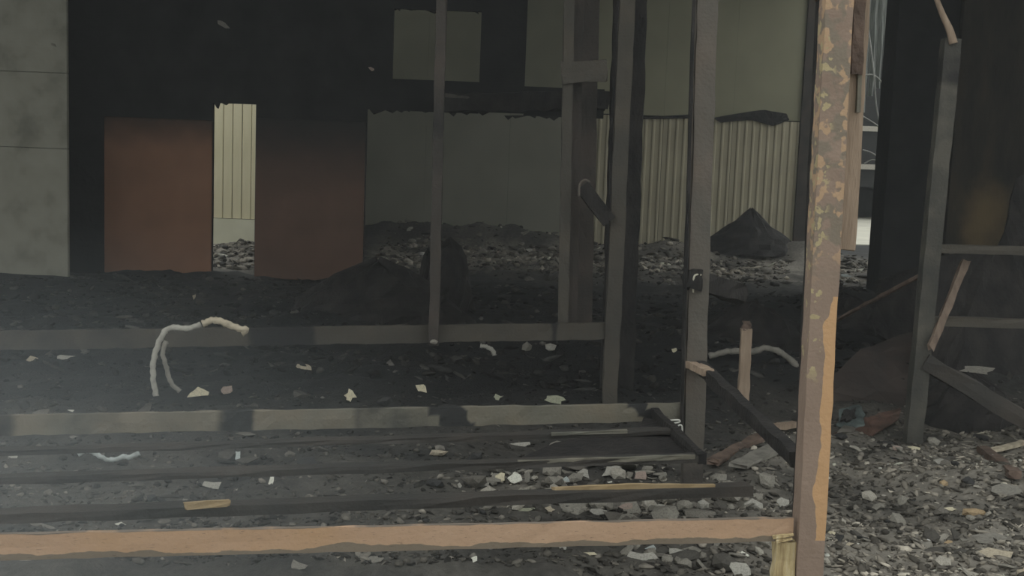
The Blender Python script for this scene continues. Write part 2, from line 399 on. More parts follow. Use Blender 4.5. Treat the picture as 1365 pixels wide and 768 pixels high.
# ragged charred edges along the openings
def ragged(name, pl, pr, py, drop, Y, seed, parent, py2=None):
    rr = random.Random(seed); bm = bmesh.new(); x = pl
    while x < pr:
        w = rr.uniform(6, 34); d = drop * rr.random() ** 2; t = (x - pl) / (pr - pl); y = py + ((py2 if py2 is not None else py) - py) * t
        a, b = at(x, y - 4, Y), at(min(x + w, pr), y - 4, Y); c = at(x + w * rr.uniform(.2, .8), y + d, Y)
        vs = [bm.verts.new(p + Vector((0, o, 0))) for o in (0, .08) for p in (a, b, c)]
        for f_ in ((0, 1, 2), (5, 4, 3), (0, 3, 4, 1), (1, 4, 5, 2), (2, 5, 3, 0)): bm.faces.new([vs[i] for i in f_])
        x += w * rr.uniform(.4, 1.0)
    return tag(bm_obj(name, bm, 'char', parent), kind='stuff')
for a in ((283, 318, 138, 9, 14.42, 1), (490, 672, 147, 6, 14.42, 2, 151), (672, 798, 158, 6, 14.42, 3, 154), (520, 634, 13, 7, 14.45, 4)):
    ragged('char_or_shade_edge', a[0], a[1], a[2], a[3], a[4], a[5], wb, a[6] if len(a) > 6 else None)

# grey concrete wall on the left, of three cast slabs
wlft = bpy.data.objects.new('wall_left', None); COL.objects.link(wlft); tag(wlft, kind='structure')
zc = [-.1, Z(45, 197, 13.4), Z(45, 96, 13.4), TOP]
for i in range(3):
    bm = bmesh.new(); add_box(bm, (X(-420, 13.4), 13.4, zc[i] + .002), (X(90, 13.4), 13.46, zc[i + 1] - .002))
    bmesh.ops.bevel(bm, geom=bm.edges[:], offset=.006, segments=1, affect='EDGES')
    bm_obj('concrete_slab', bm, 'concrete', wlft)

# far wall of the covered bay: sheets on a dark backing
bm = bmesh.new(); add_box(bm, (X(455, FW), FW + .05, -.1), (X(1064, FW), FW + .3, TOP2))
wf = bm_obj('wall_far', bm, 'soot_wall'); tag(wf, kind='structure')
zmid = 2.56
def sheet(pl, pr, z0, z1, m, name='wall_sheet', th=.03):
    bm = bmesh.new(); add_box(bm, (X(pl, FW) + .0015, FW + .05 - th, z0 + .002), (X(pr, FW) - .0015, FW + .05, z1 - .002))
    return bm_obj(name, bm, m, wf)
for a, b in ((456, 566), (566, 677), (677, 788)): sheet(a, b, 0, zmid, 'grey_sheet'); sheet(a, b, zmid + .02, TOP2, 'olive_shaded')
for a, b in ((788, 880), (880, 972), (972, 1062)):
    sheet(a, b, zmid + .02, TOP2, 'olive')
    # ribbed sheet: trapezoidal profile
    x0, x1 = X(a, FW) + .005, X(b, FW) - .005; n = 9; pr = []
    for i in range(n):
        u = (x1 - x0) / n; q = x0 + i * u
        pr += [(q, .0), (q + u * .55, .0), (q + u * .68, -.022), (q + u * .87, -.022)]
    pr.append((x1, 0))
    bm = bmesh.new(); rows = []
    for z in (0, zmid): rows.append([(bm.verts.new((x, FW + .02 + y, z)), bm.verts.new((x, FW + .045 + y * .2, z))) for x, y in pr])
    for i in range(len(pr) - 1):
        for f_ in ([rows[0][i][0], rows[0][i + 1][0], rows[1][i + 1][0], rows[1][i][0]], [rows[0][i + 1][1], rows[0][i][1], rows[1][i][1], rows[1][i + 1][1]],
                   [rows[1][i][0], rows[1][i + 1][0], rows[1][i + 1][1], rows[1][i][1]]): bm.faces.new(f_)
    bm_obj('ribbed_sheet', bm, 'ribbed', wf)
# dark end wall of the bay; unseen partition added to keep yard light out
bm = bmesh.new(); add_box(bm, (X(1062, 21.95), 21.95, -.1), (X(1094, 21.95), 22.3, TOP2)); tag(bm_obj('wall_bay_end', bm, 'thin_post'), kind='structure')
bm = bmesh.new()
a, b = Vector((X(470, WB), WB + T, 0)), Vector((X(458, FW), FW + .05, 0))
vs = [bm.verts.new(p + Vector((dx_, 0, z))) for z in (-.1, TOP2) for p, dx_ in ((a, 0), (b, 0), (b, -.12), (a, -.12))]
for f_ in ((0, 1, 2, 3), (7, 6, 5, 4), (0, 4, 5, 1), (1, 5, 6, 2), (2, 6, 7, 3), (3, 7, 4, 0)): bm.faces.new([vs[i] for i in f_])
tag(bm_obj('wall_light_block', bm, 'soot_wall'), kind='structure')

# cream boarded yard wall seen through the doorway: each board its own piece
YW = 19.6
wy = bpy.data.objects.new('wall_yard', None); COL.objects.link(wy); tag(wy, kind='structure')
bx = X(279, YW); bw = 12.4 * YW / 1500
zp0, zp1 = Z(311, 321, YW), Z(311, 292, YW)
bmb = bmesh.new(); add_box(bmb, (-bw / 2 + .005, -.02, 0), (bw / 2 - .005, .02, 3.1)); bmesh.ops.bevel(bmb, geom=[e for e in bmb.edges if abs(e.verts[0].co.z - e.verts[1].co.z) > 1], offset=.008, segments=1, affect='EDGES')
mb = bpy.data.meshes.new('cladding_board'); bmb.to_mesh(mb); bmb.free(); mb.materials.append(MT['cream'])
for i in range(-9, 13):
    o = bpy.data.objects.new('cladding_board', mb); COL.objects.link(o); o.parent = wy; o.location = (bx + i * bw, YW + random.uniform(-.004, .004), zp1 + .01)
bm = bmesh.new(); add_box(bm, (bx - 10 * bw, YW - .05, -.1), (bx + 13 * bw, YW + .1, zp1)); bm_obj('plinth', bm, 'plinth', wy)
bm = bmesh.new(); add_box(bm, (bx - 10 * bw, YW + .025, zp1), (bx + 13 * bw, YW + .1, zp1 + 3.1)); bm_obj('backing', bm, 'soot_wall', wy)

# right: soot-black pier and scorched brown wall
bm = bmesh.new(); add_box(bm, (X(1181, WB), WB, -.1), (X(1268, WB), WB + .5, TOP)); pier = bm_obj('wall_pier', bm, 'soot_wall'); tag(pier, kind='structure')
bm = bmesh.new(); add_box(bm, (X(1262, WB), WB - .1, -.1), (X(1800, WB), WB + .3, TOP)); tag(bm_obj('wall_right', bm, 'wall_brown'), kind='structure')
# roofs; the unseen gap between them is left open to brighten the bay
bm = bmesh.new(); add_box(bm, (-13, 5.5, TOP), (13, WB + T, TOP + .2)); add_box(bm, (X(470, WB) - .6, WB + .6, TOP2), (X(1092, 21), FW + .35, TOP2 + .2))
tag(bm_obj('ceiling', bm, 'roof'), kind='structure')

# open yard beyond the gap on the right
bm = bmesh.new(); add_box(bm, (6.3, 26.0, -.12), (30, 60, .0)); tag(bm_obj('floor_yard', bm, 'outside_ground'), kind='structure')
OB = 40.0
ob = empty('outbuilding', (X(1170, OB), OB, 0), 'dark outbuilding with pale horizontal bars beyond the gap at right', 'building')
bm = bmesh.new(); add_box(bm, (-5, .2, Z(1170, 250, OB)), (6, 3, 8)); add_box(bm, (-5, 3, -.1), (6, 3.3, 8)); bm_obj('wall', bm, 'soot_wall', ob)
for y in (172, 223):
    bm = bmesh.new(); z = Z(1170, y, OB); add_box(bm, (-5, 0, z - .09), (6, .2, z + .09)); bm_obj('bar', bm, 'ash_grey', ob)
bm = bmesh.new(); z = Z(1170, 262, OB - 2); add_box(bm, (-.22, -2.2, 0), (.12, -2.0, Z(1170, 252, OB - 2))); bm_obj('bollard', bm, 'ash_grey', ob)
# hanging plastic strips and drooping wires in the gap
for i, (a, b, c) in enumerate(((1157, 1150, 150), (1166, 1161, 128), (1176, 1170, 118), (1187, 1181, 140))):
    bm = bmesh.new(); Y = 17.0 + .15 * i; rr = random.Random(i); cols = []
    for k in range(9):
        t = k / 8; y = -40 + (c + 40) * t; x = a + (b - a) * t + rr.uniform(-1, 1); w = 7.5 * (1 - .5 * t)
        row = []
        for j, u in enumerate((-1, -.3, .4, 1)):
            row.append(bm.verts.new(at(x + u * w, y, Y) + Vector((0, .03 * (j % 2) , 0))))
        cols.append(row)
    for k in range(8):
        for j in range(3): bm.faces.new([cols[k][j], cols[k][j + 1], cols[k + 1][j + 1], cols[k + 1][j]])
    bmesh.ops.solidify(bm, geom=bm.faces[:], thickness=.006)
    o = bm_obj('plastic_strip', bm, 'plastic', None, at(a, 0, Y))
    tag(o, ['leftmost hanging strip of melted grey plastic in the right gap', 'second hanging grey plastic strip from the tan board in the gap', 'third hanging grey plastic strip from the tan board in the gap', 'rightmost hanging plastic strip, beside the black pier'][i], 'plastic strip', 'melted plastic strips in the gap')
for i, (pts, lab) in enumerate((
    ([(1150, -10), (1163, 80), (1168, 140), (1174, 170), (1178, 200), (1180, 215)], 'longest pale wire hanging down the gap beside the black pier'),
    ([(1152, 100), (1166, 101), (1179, 115), (1184, 130), (1180, 150)], 'pale wire looping in an arch in the right gap'),
    ([(1150, 155), (1163, 163), (1176, 172)], 'short pale wire slanting above the upper bar in the gap'),
    ([(1150, 200), (1160, 203), (1172, 210), (1178, 217), (1164, 213), (1152, 218)], 'tangled pale wire above the lower bar in the gap'))):
    P = [at(x, y, 16.2 + .1 * i) for x, y in pts]; o = tube('dangling_wire', P, .011, 'wire', None, 5, loc=P[0]); tag(o, lab, 'wire', 'wires in the gap')

# ------------------------------------------------------------------ THINGS
# rust-brown sheets either side of the bright doorway
for pl, pr, yt, m, lab in ((140, 283, 158, 'rust_panel', 'red-brown metal sheet with sooty top, left of the bright doorway'),
                           (341, 486, 160, 'rust_panel_dark', 'darker sooty red-brown metal sheet right of the bright doorway')):
    c = Vector((X((pl + pr) / 2, WB), WB - .03, 0)); bm = bmesh.new()
    add_box(bm, (X(pl, WB), WB - .035, -.02), (X(pr, WB), WB - .002, Z((pl + pr) / 2, yt, WB)))
    bmesh.ops.bevel(bm, geom=bm.edges[:], offset=.008, segments=1, affect='EDGES')
    tag(bm_obj('steel_sheet', bm, m, None, c), lab, 'metal sheet')

# charred beam and scraps under the holes of the rear wall
r_ = empty('charred_beam', at(600, 130, 14.1), 'blackened beam lying along the head of the wide rear opening', 'beam')
member('timber', at(592, 137, 14.2), at(806, 134, 14.2), .2, .22, 'char', r_, seed=3, jag=(.1, .1), rough=.02)
member('beam_highlight', at(594, 127, 14.05), at(622, 130, 14.05), .02, .05, 'post_ash', r_, seg=.05, jag=(.02, .05), taper=.4, label='pale highlight strip on the black beam')  # pale strip stands in for a highlight on the beam
for (x, y, s, lab) in ((495, 92, 6, 'small pinkish plaster scrap on the black wall left of the holes'), (297, 32, 12, 'faint grey scrap slanting high on the black wall'), (72, 60, 5, 'small pale chip high on the grey concrete wall')):
    Y = 13.38 if x < 90 else WB - .01
    me = flake_mesh('plaster_scrap', int(x), 6, .08); o = link('plaster_scrap', me, 'scrap_dim' if x != 495 else 'scrap_pink'); o.location = at(x, y, Y - .01); o.rotation_euler = (math.pi / 2, .5, 0)
    o.scale = (s * 2 * Y / 1500, s * .8 * Y / 1500, .1); tag(o, lab, 'plaster scrap')

# --- front frame (a burnt stall frame: two posts, rails, slats)
fr = empty('stall_frame', on(1075, 920), 'large front frame with flaked orange post and long orange rail', 'frame')
YP1, YP2 = 3.4, 5.2
P1b, P1t = at(1066, 938, YP1), at(1130.5, -300, YP1)
member('post', P1b, P1t, .082, .082, 'near_post', fr, seg=.06, upv=(0, 1, 0), rough=.0015, seed=1, label='flaked orange and mauve front post')
P2b, P2t = at(920, 690, YP2), at(951.2, -300, YP2)
member('post', P2b, P2t, .092, .085, 'post_brown', fr, seg=.08, upv=(0, 1, 0), rough=.003, seed=2, stains=((0, .12, .5, 0),), label='scorched grey-brown rear post')
member('char_or_shade_edge', at(907, 600, YP2 - .04), at(933.7, -300, YP2 - .04), .012, .04, 'char', fr, seg=.1, upv=(0, 1, 0), rough=.002, seed=17)  # dark strip standing in for shade down the rear post's left side
# front rail and its splintered leg
rl, rr_ = at(-70, 730, 2.98), at(1056, 705, YP1 - .01)
member('front_rail', rl, rr_, .016, .074, 'front_rail', fr, seg=.06, rough=.0015, seed=4, label='orange flaked front rail')
member('splintered_leg', at(1036, 960, YP1), at(1046, 722, YP1), .066, .05, 'splinter', fr, seg=.05, upv=(0, 1, 0), rough=.006, seed=5, jag=(0, .03), label='splintered yellow leg stub')
for k, (x0, x1) in enumerate(((1030, 1058), (1034, 1056))):
    member('splinter', at(x0, 716 + 5 * k, YP1 - .045), at(x1, 713 + 5 * k, YP1 - .045), .012, .01, 'splinter', fr, seg=.03, rough=.002, seed=50 + k, taper=.4)
# side rail back to the rear post
member('side_rail', at(932, 487, YP2), at(1063, 612, YP1 + .06), .045, .05, 'char', fr, seed=6, rough=.005)
member('bare_wood_strip', at(921, 486, YP2 - .06), at(945, 497, YP2 - .3), .05, .03, 'tan_wood', fr, seg=.04, rough=.003, seed=7)
# rear rail, slats
member('rear_rail', at(-60, 568, 4.42), at(908, 549, YP2 - .02), .022, .084, 'rail_grey', fr, seed=8, rough=.003, seg=.05,
       stains=((0, .085, .6, 0), (.085, .34, .36, 0), (.13, .22, .5, 0), (.335, .375, 1.3, 0), (.50, .64, .46, .0), (.63, .672, 1.4, .02), (.93, .965, 1.4, .03)))
member('slat', at(-60, 690, 3.55), at(1000, 652, 3.95), .07, .035, 'slat', fr, seed=9, rough=.003)
member('bare_or_highlight', at(742, 655, 3.855), at(948, 651, 3.905), .012, .03, 'slat_tan', fr, seed=19, rough=.002, seg=.05, jag=(.02, .02), bend=lambda t: Vector((0, 0, .006 * math.sin(t * 3.14))), label='yellow bare strip on a slat')
member('bare_or_highlight', at(252, 674, 3.61), at(300, 671, 3.63), .012, .024, 'slat_tan', fr, seed=20, rough=.002, seg=.04, jag=(.02, .02), label='yellow bare patch on a slat')
member('slat', at(-60, 641, 3.95), at(928, 610, 4.30), .06, .026, 'slat', fr, seed=10, rough=.003)
member('bare_or_highlight', at(690, 617, 4.19), at(926, 609, 4.27), .012, .018, 'rail_grey', fr, seed=21, rough=.002, seg=.05, label='pale highlight strip along a slat edge')  # highlight on the slat edge, made as a paler strip
member('slat', at(-60, 604, 4.25), at(905, 574, 4.75), .06, .022, 'slat', fr, seed=11, rough=.003)
member('bare_or_highlight', at(735, 579, 4.62), at(836, 575, 4.68), .012, .014, 'rail_grey', fr, seed=22, rough=.002, seg=.05, label='pale highlight strip along the rearmost slat edge')  # paler strip again stands in for a highlight
member('end_rail', at(872, 550, YP2 - .08), at(936, 612, 4.27), .035, .04, 'char', fr, seed=12, rough=.004)
bm = bmesh.new()  # dark plate put in for the shaded area between the slats
q = [on(x, y, .455) for x, y in ((858, 556), (900, 566), (922, 602), (880, 606), (690, 612), (740, 590), (790, 580), (850, 576))]
vt = [bm.verts.new(p) for p in q]; vb = [bm.verts.new(p - Vector((0, 0, .012))) for p in q]; bm.faces.new(vt); bm.faces.new(vb[::-1])
for i in range(len(q)): bm.faces.new([vt[i], vb[i], vb[(i + 1) % len(q)], vt[(i + 1) % len(q)]])
bmesh.ops.translate(bm, verts=bm.verts, vec=-fr.location); bm_obj('shade_plate', bm, 'char', fr)
member('char_or_shade_edge', at(1061, 700, YP1 + .05), at(1108.3, -300, YP1 + .05), .02, .03, 'char', fr, seg=.1, upv=(0, 1, 0), rough=.002, seed=18)  # dark strip put in for the shadow band left of the front post
# wire clips by the rear post
tube('wire_clip', [at(888, 566, 4.98), at(905, 563, 4.98), at(904, 560, 4.98), at(890, 561, 4.98)], .004, 'wire', fr, 5)
tube('wire_clip', [at(902, 590, 4.95), at(903, 570, 4.95), at(909, 569, 4.95), at(908, 594, 4.95)], .004, 'wire', fr, 5)
# charred stub bracketed to the rear post, and broken board behind the front post
member('charred_stub', at(922, 373, YP2 - .05), at(985, 392, YP2 + .5), .07, .08, 'char', fr, seed=13, rough=.012, jag=(.02, .06))
tube('bent_nail', [at(924, 390, YP2 - .06), at(925, 370, YP2 - .07), at(930, 366, YP2 - .07), at(935, 367, YP2 - .07)], .0045, 'bone', fr, 5)
member('broken_board', at(1126, 331, YP1 + .07), at(1161.5, -300, YP1 + .07), .062, .025, 'tan_wood', fr, seg=.05, upv=(0, 1, 0), rough=.0015, seed=14, jag=(.012, 0), label='tan broken board behind the front post')
member('board_edge', at(1143, 150, YP1 + .05), at(1153, -60, YP1 + .05), .012, .02, 'rail_grey', fr, seg=.05, upv=(0, 1, 0), rough=.001, seed=15)
member('charred_block', at(1141, 98, YP1 + .045), at(1146, -40, YP1 + .045), .034, .03, 'brownwood', fr, seg=.04, upv=(0, 1, 0), rough=.003, seed=16, jag=(.01, 0))
o = link('bracket', rock_mesh('bracket', 4, 2, .5, .15), 'brownwood', fr); o.location = at(1094, 3, YP1 + .06) - fr.location; o.scale = (.05, .05, .05)

# --- middle frame
f2 = empty('post_frame', on(812, 541), 'sooty middle frame of posts standing on a long low rail', 'frame')
Y3 = 7.6
member('post', at(812, 541, Y3), at(849.6, -300, Y3), .10, .09, 'post_grey', f2, upv=(0, 1, 0), seed=31, rough=.004, stains=((.1, .2, .35, 0),), label='grey-brown corner post')
member('charred_post', at(822, 520, Y3 + .55), at(850.3, -300, Y3 + .55), .235, .12, 'char', f2, upv=(0, 1, 0), seed=32, rough=.008, label='black charred post')
member('low_rail', at(-80, 455, 6.45), at(806, 441, Y3), .03, .115, 'rail_dim', f2, seed=33, rough=.004, seg=.06,
       stains=((0, .33, .42, 0), (.42, .53, .8, 0), (.30, .34, .1, 0), (.90, .92, .9, 0)))
member('post', at(578, 460, 7.2), at(595.9, -300, 7.2), .064, .05, 'thin_post', f2, upv=(0, 1, 0), seed=34, rough=.004, stains=((.35, .5, .45, 0),), label='thin sooty left post')
o = link('foot_bolt', rock_mesh('foot_bolt', 8, 2, .8, .15), 'ash_grey', f2); o.location = at(578, 459, 7.14) - f2.location; o.scale = (.05, .05, .04)
member('post', at(750, 446, 7.62), at(765.0, -300, 7.62), .068, .06, 'post_grey', f2, upv=(0, 1, 0), seed=35, rough=.004, label='paler post left of the corner')
member('post', at(762, 436, 7.75), at(777.1, -300, 7.75), .07, .06, 'thin_post', f2, upv=(0, 1, 0), seed=36, rough=.004, label='dark post behind the paler one')
member('post', at(778, 430, 8.0), at(796.2, -300, 8.0), .11, .06, 'thin_post', f2, upv=(0, 1, 0), seed=37, rough=.005, label='mauve-grey post beside the corner post')
member('cross_plate', at(751, 97, 7.58), at(806, 94, 7.58), .03, .14, 'post_grey', f2, seed=38, rough=.008, jag=(.02, .02))
member('brace', at(776, 248, 7.5), at(812, 296, 7.5), .05, .10, 'char', f2, seed=39, rough=.006)
tube('bent_strip', [at(772, 262, 7.44), at(773, 246, 7.44), at(780, 240, 7.44), at(786, 243, 7.44)], .008, 'post_brown', f2, 5)

# --- right frame
f3 = empty('rack_frame', on(1216, 590), 'chalky grey rack frame at right with two horizontal rails', 'frame')
Y6 = 6.78
member('post', at(1216, 591, Y6), at(1268, 52, Y6), .098, .08, 'post_ash', f3, upv=(0, 1, 0), seed=41, rough=.003, stains=((.86, 1.0, .6, 0),), label='chalky grey post')
tube('bent_pipe', [at(1246, -8, Y6 - .05), at(1256, 18, Y6 - .05), at(1266, 40, Y6 - .05), at(1271, 58, Y6 - .05)], .014, 'tan_wood', f3, 7, r_end=.026)
member('upper_rail', at(1240, 331, Y6), at(1480, 338, Y6), .05, .05, 'rail_dim', f3, seed=42, rough=.004)
member('lower_rail', at(1228, 427, Y6), at(1480, 436, Y6), .05, .055, 'rail_dim', f3, seed=43, rough=.004)
member('brace', at(1232, 482, Y6 - .03), at(1420, 590, Y6 - .1), .05, .10, 'slat', f3, seed=44, rough=.01)
st = empty('wooden_stick', on(1243, 500), 'thin pinkish stick leaning across the lower rail of the rack', 'stick')
member('stick', at(1242, 460, Y6 - .08), at(1287, 349, Y6 + .1), .042, .03, 'stick_wood', st, seg=.05, upv=(0, 1, 0), seed=45, rough=.004, taper=1.1, jag=(.04, .02))
rd = empty('thin_rod', at(1110, 432, 9.0), 'thin dark rod slanting up to the chalky grey post', 'rod')
member('rod', at(1090, 440, 8.6), at(1236, 362, 7.0), .022, .022, 'brownwood', rd, seed=46, rough=.004)

# charred leaning slab behind the rack
def slab(name, pix, Y0, Y1, th, m, label, cat, seed=0, bumps=.02, ymin=None):
    """irregular sheet given by its outline, leaning from Y0 at its foot to Y1 at its top"""
    ys_ = [p[1] for p in pix]; lo, hi = max(ys_), min(ys_)
    pts = [at(x, y, Y0 + (Y1 - Y0) * (lo - y) / (lo - hi)) for x, y in pix]
    bm = bmesh.new(); f_ = bm.faces.new([bm.verts.new(p) for p in pts])
    bmesh.ops.triangulate(bm, faces=bm.faces[:]); bmesh.ops.subdivide_edges(bm, edges=bm.edges[:], cuts=3, use_grid_fill=True)
    rr = random.Random(seed)
    for v in bm.verts: v.co += Vector((rr.uniform(-1, 1) * bumps * .5, rr.uniform(-1, 1) * bumps, rr.uniform(-1, 1) * bumps * .5))
    bmesh.ops.recalc_face_normals(bm, faces=bm.faces[:])
    bmesh.ops.solidify(bm, geom=bm.faces[:], thickness=th)
    return tag(bm_obj(name, bm, m, None, pts[0]), label, cat)
slab('charred_board', [(1240, 590), (1238, 480), (1254, 345), (1330, 335), (1352, 240), (1420, 190), (1470, 300), (1470, 600)], 7.9, 8.8, .03, 'char', 'large black charred board leaning behind the rack rails', 'board', 3, .03)
slab('rusted_sheet', [(1096, 596), (1080, 520), (1150, 470), (1216, 442), (1232, 470), (1224, 545), (1170, 582)], 7.3, 8.8, .012, 'rustmetal', 'crumpled dark brown rusted sheet lying left of the chalky post', 'metal sheet', 5, .04)
slab('char_screen', [(1165, 410), (1170, 372), (1215, 362), (1262, 340), (1262, 520), (1200, 470), (1165, 450)], 9.6, 10.4, .04, 'char', 'black burnt board between the rusted sheet and the black pier', 'board', 6, .03)
slab('teal_scrap', [(1115, 565), (1120, 545), (1142, 538), (1153, 550), (1150, 572), (1130, 575)], 7.0, 7.3, .015, 'teal', 'crumpled teal-grey scrap with a dark hollow on the rusted sheet', 'scrap', 7, .02)
slab('hollow_shade', [(1120, 562), (1122, 549), (1138, 546), (1141, 556), (1132, 563)], 6.93, 7.0, .03, 'char', 'small black patch standing for the hollow in the teal scrap', 'scrap', 9, .01)  # black piece standing in for the shade inside a hole
slab('red_scrap', [(1110, 582), (1148, 560), (1163, 556), (1200, 546), (1198, 560), (1160, 583), (1128, 588)], 6.9, 7.3, .012, 'red_rag', 'ragged reddish strip lying below the teal scrap', 'scrap', 8, .015)

# mid-distance char pile, burnt stump, pile against the ribbed wall
def heap(name, px, Y, w, dpt, h, m, label, cat, seed, steep=1.0, tint=None):
    bm = bmesh.new(); n, k = 26, 9; rr = random.Random(seed); c = at(px, 300, Y); c.z = hz(c.x, Y) - .08; h = Z(px, h, Y) - c.z; rings = []
    for i in range(k):
        t = i / (k - 1); row = []
        for j in range(n):
            g = 2 * math.pi * j / n; r = (1 - t) ** (1 / steep) * (1 + rr.uniform(-.13, .13)) + .02
            row.append(bm.verts.new((math.cos(g) * r * w, math.sin(g) * r * dpt, t * h * (1 + rr.uniform(-.06, .06)))))
        rings.append(row)
    for i in range(k - 1):
        for j in range(n): bm.faces.new([rings[i][j], rings[i][(j + 1) % n], rings[i + 1][(j + 1) % n], rings[i + 1][j]])
    bm.faces.new(rings[-1]); bm.faces.new(rings[0][::-1])
    me = bpy.data.meshes.new(name); bmesh.ops.recalc_face_normals(bm, faces=bm.faces); bm.to_mesh(me); bm.free()
    return tag(link(name, me, m, None, c), label, cat)
heap('char_pile', 1000, 20.6, .98, .6, 279, 'char', 'dark pointed heap of char against the ribbed cream wall', 'heap', 3)
heap('burnt_stump', 600, 11.6, .27, .25, 321, 'char', 'black burnt stump standing behind the thin sooty post', 'stump', 4, 2.6)
heap('burnt_stump', 573, 11.8, .13, .13, 332, 'char', 'narrow black burnt stub left of the larger stump', 'stump', 6, 2.2)
heap('char_pile', 505, 10.8, .95, .6, 346, 'char', 'wide black heap of char in front of the red-brown sheets', 'heap', 5, 1.5)
heap('char_pile', 1010, 9.8, .8, .5, 405, 'char', 'low black heap of char behind the short upright stick', 'heap', 7, 1.4)
heap('char_pile', 1306, 7.5, .42, .3, 494, 'char', 'small black heap under the grey rolled cloth behind the rack', 'heap', 9, 1.6)
heap('char_pile', 1130, 11.5, .7, .5, 392, 'char', 'black heap of char right of the front post', 'heap', 8, 1.4)
slab('soot_sheet', [(960, 163), (1000, 160), (1030, 168), (1052, 160), (1048, 152), (1020, 147), (990, 150), (950, 157)], 21.97, 22.0, .02, 'char', 'black burnt strip hanging on the seam of the far wall', 'burnt strip', 2, .01)
slab('soot_sheet', [(850, 159), (918, 158), (918, 153), (880, 155), (850, 155)], 21.98, 22.0, .015, 'char', 'thin black burnt strip on the far wall seam left of the rear post', 'burnt strip', 4, .005)

# short upright stick and curled hoses
ss = empty('short_post', ground(991, 545), 'short tan upright stick standing between the two front posts', 'post')
Ys = ss.location.y
member('stick', at(990, 546, Ys), at(995, 438, Ys), .072, .05, 'tan_wood', ss, seg=.05, upv=(0, 1, 0), seed=61, rough=.003, jag=(.03, 0))
member('charred_tip', at(995, 440, Ys), at(995, 428, Ys), .066, .046, 'brownwood', ss, seg=.02, upv=(0, 1, 0), seed=62, rough=.008, taper=.6)
def hose(name, pix, Y, r, m, label, cat='hose', flat=.55, jit=.25):
    P = [at(x, y, Y + (p[2] if len(p) > 2 else 0)) for p in pix for x, y in (p[:2],)]
    return tag(tube(name, P, r, m, None, 8, flat, jit, P[0]), label, cat)
Yh = ground(1030, 500).y
hose('burnt_hose', [(945, 475), (975, 468), (1002, 469), (1022, 464), (1042, 471), (1056, 482), (1062, 490), (1052, 493)], Yh, .024, 'scrap_dim', 'pale ash-crusted hose arching right of the short upright stick')
Yh = 6.42
hose('burnt_hose', [(208, 528), (204, 500), (206, 475), (214, 452), (222, 440), (232, 437), (250, 438), (268, 433)], Yh, .017, 'scrap_grey', 'outer pale ash-crusted hose bending over the low rail at left')
hose('burnt_hose', [(240, 522), (228, 510), (222, 490), (217, 470), (222, 455)], Yh - .05, .014, 'scrap_dim', 'inner pale hose strand hanging below the low rail at left')
hose('melted_rag', [(270, 432), (285, 427), (300, 431), (318, 438), (328, 440), (322, 444)], Yh - .05, .02, 'scrap_beige', 'pale crumpled rag draped on the low rail beside the hose', 'rag')
hose('curled_strip', [(640, 461), (650, 463), (657, 468), (659, 474)], ground(650, 478).y, .018, 'scrap_grey', 'small pale curled strip below the low rail', 'strip')
hose('paper_strip', [(104, 606), (115, 601), (126, 604), (140, 612), (152, 613), (165, 609), (172, 610), (186, 604)], 5.6, .013, 'scrap_blue', 'zigzag pale strip lying between the rails at left', 'strip', .4)

# planks lying in the rubble
def plank(pl, label, m, w, h, name='plank_piece', lift=.03):
    P = [ground(*pl[0]), ground(*pl[1])]
    for p in P: p.z += lift
    r = empty(name, P[0], label, 'plank'); member('plank', P[0], P[1], w, h, m, r, seg=.06, seed=int(pl[0][0]), rough=.004, jag=(.03, .03)); return r
plank(((952, 622), (1022, 584)), 'reddish scorched plank end lying left of the front post', 'brownwood', .07, .03)
plank(((985, 628), (1040, 600)), 'ash-grey plank lying beside the reddish plank end', 'scrap_dim', .10, .025)
plank(((1022, 577), (1060, 572)), 'short tan wood piece at the end of the charred side rail', 'tan_wood', .06, .03)
plank(((1310, 606), (1352, 640)), 'brown stick lying in the rubble at the far right', 'brownwood', .06, .04)
plank(((1322, 607), (1365, 596)), 'pale thin stick lying beyond the brown stick at far right', 'scrap_beige', .04, .02)

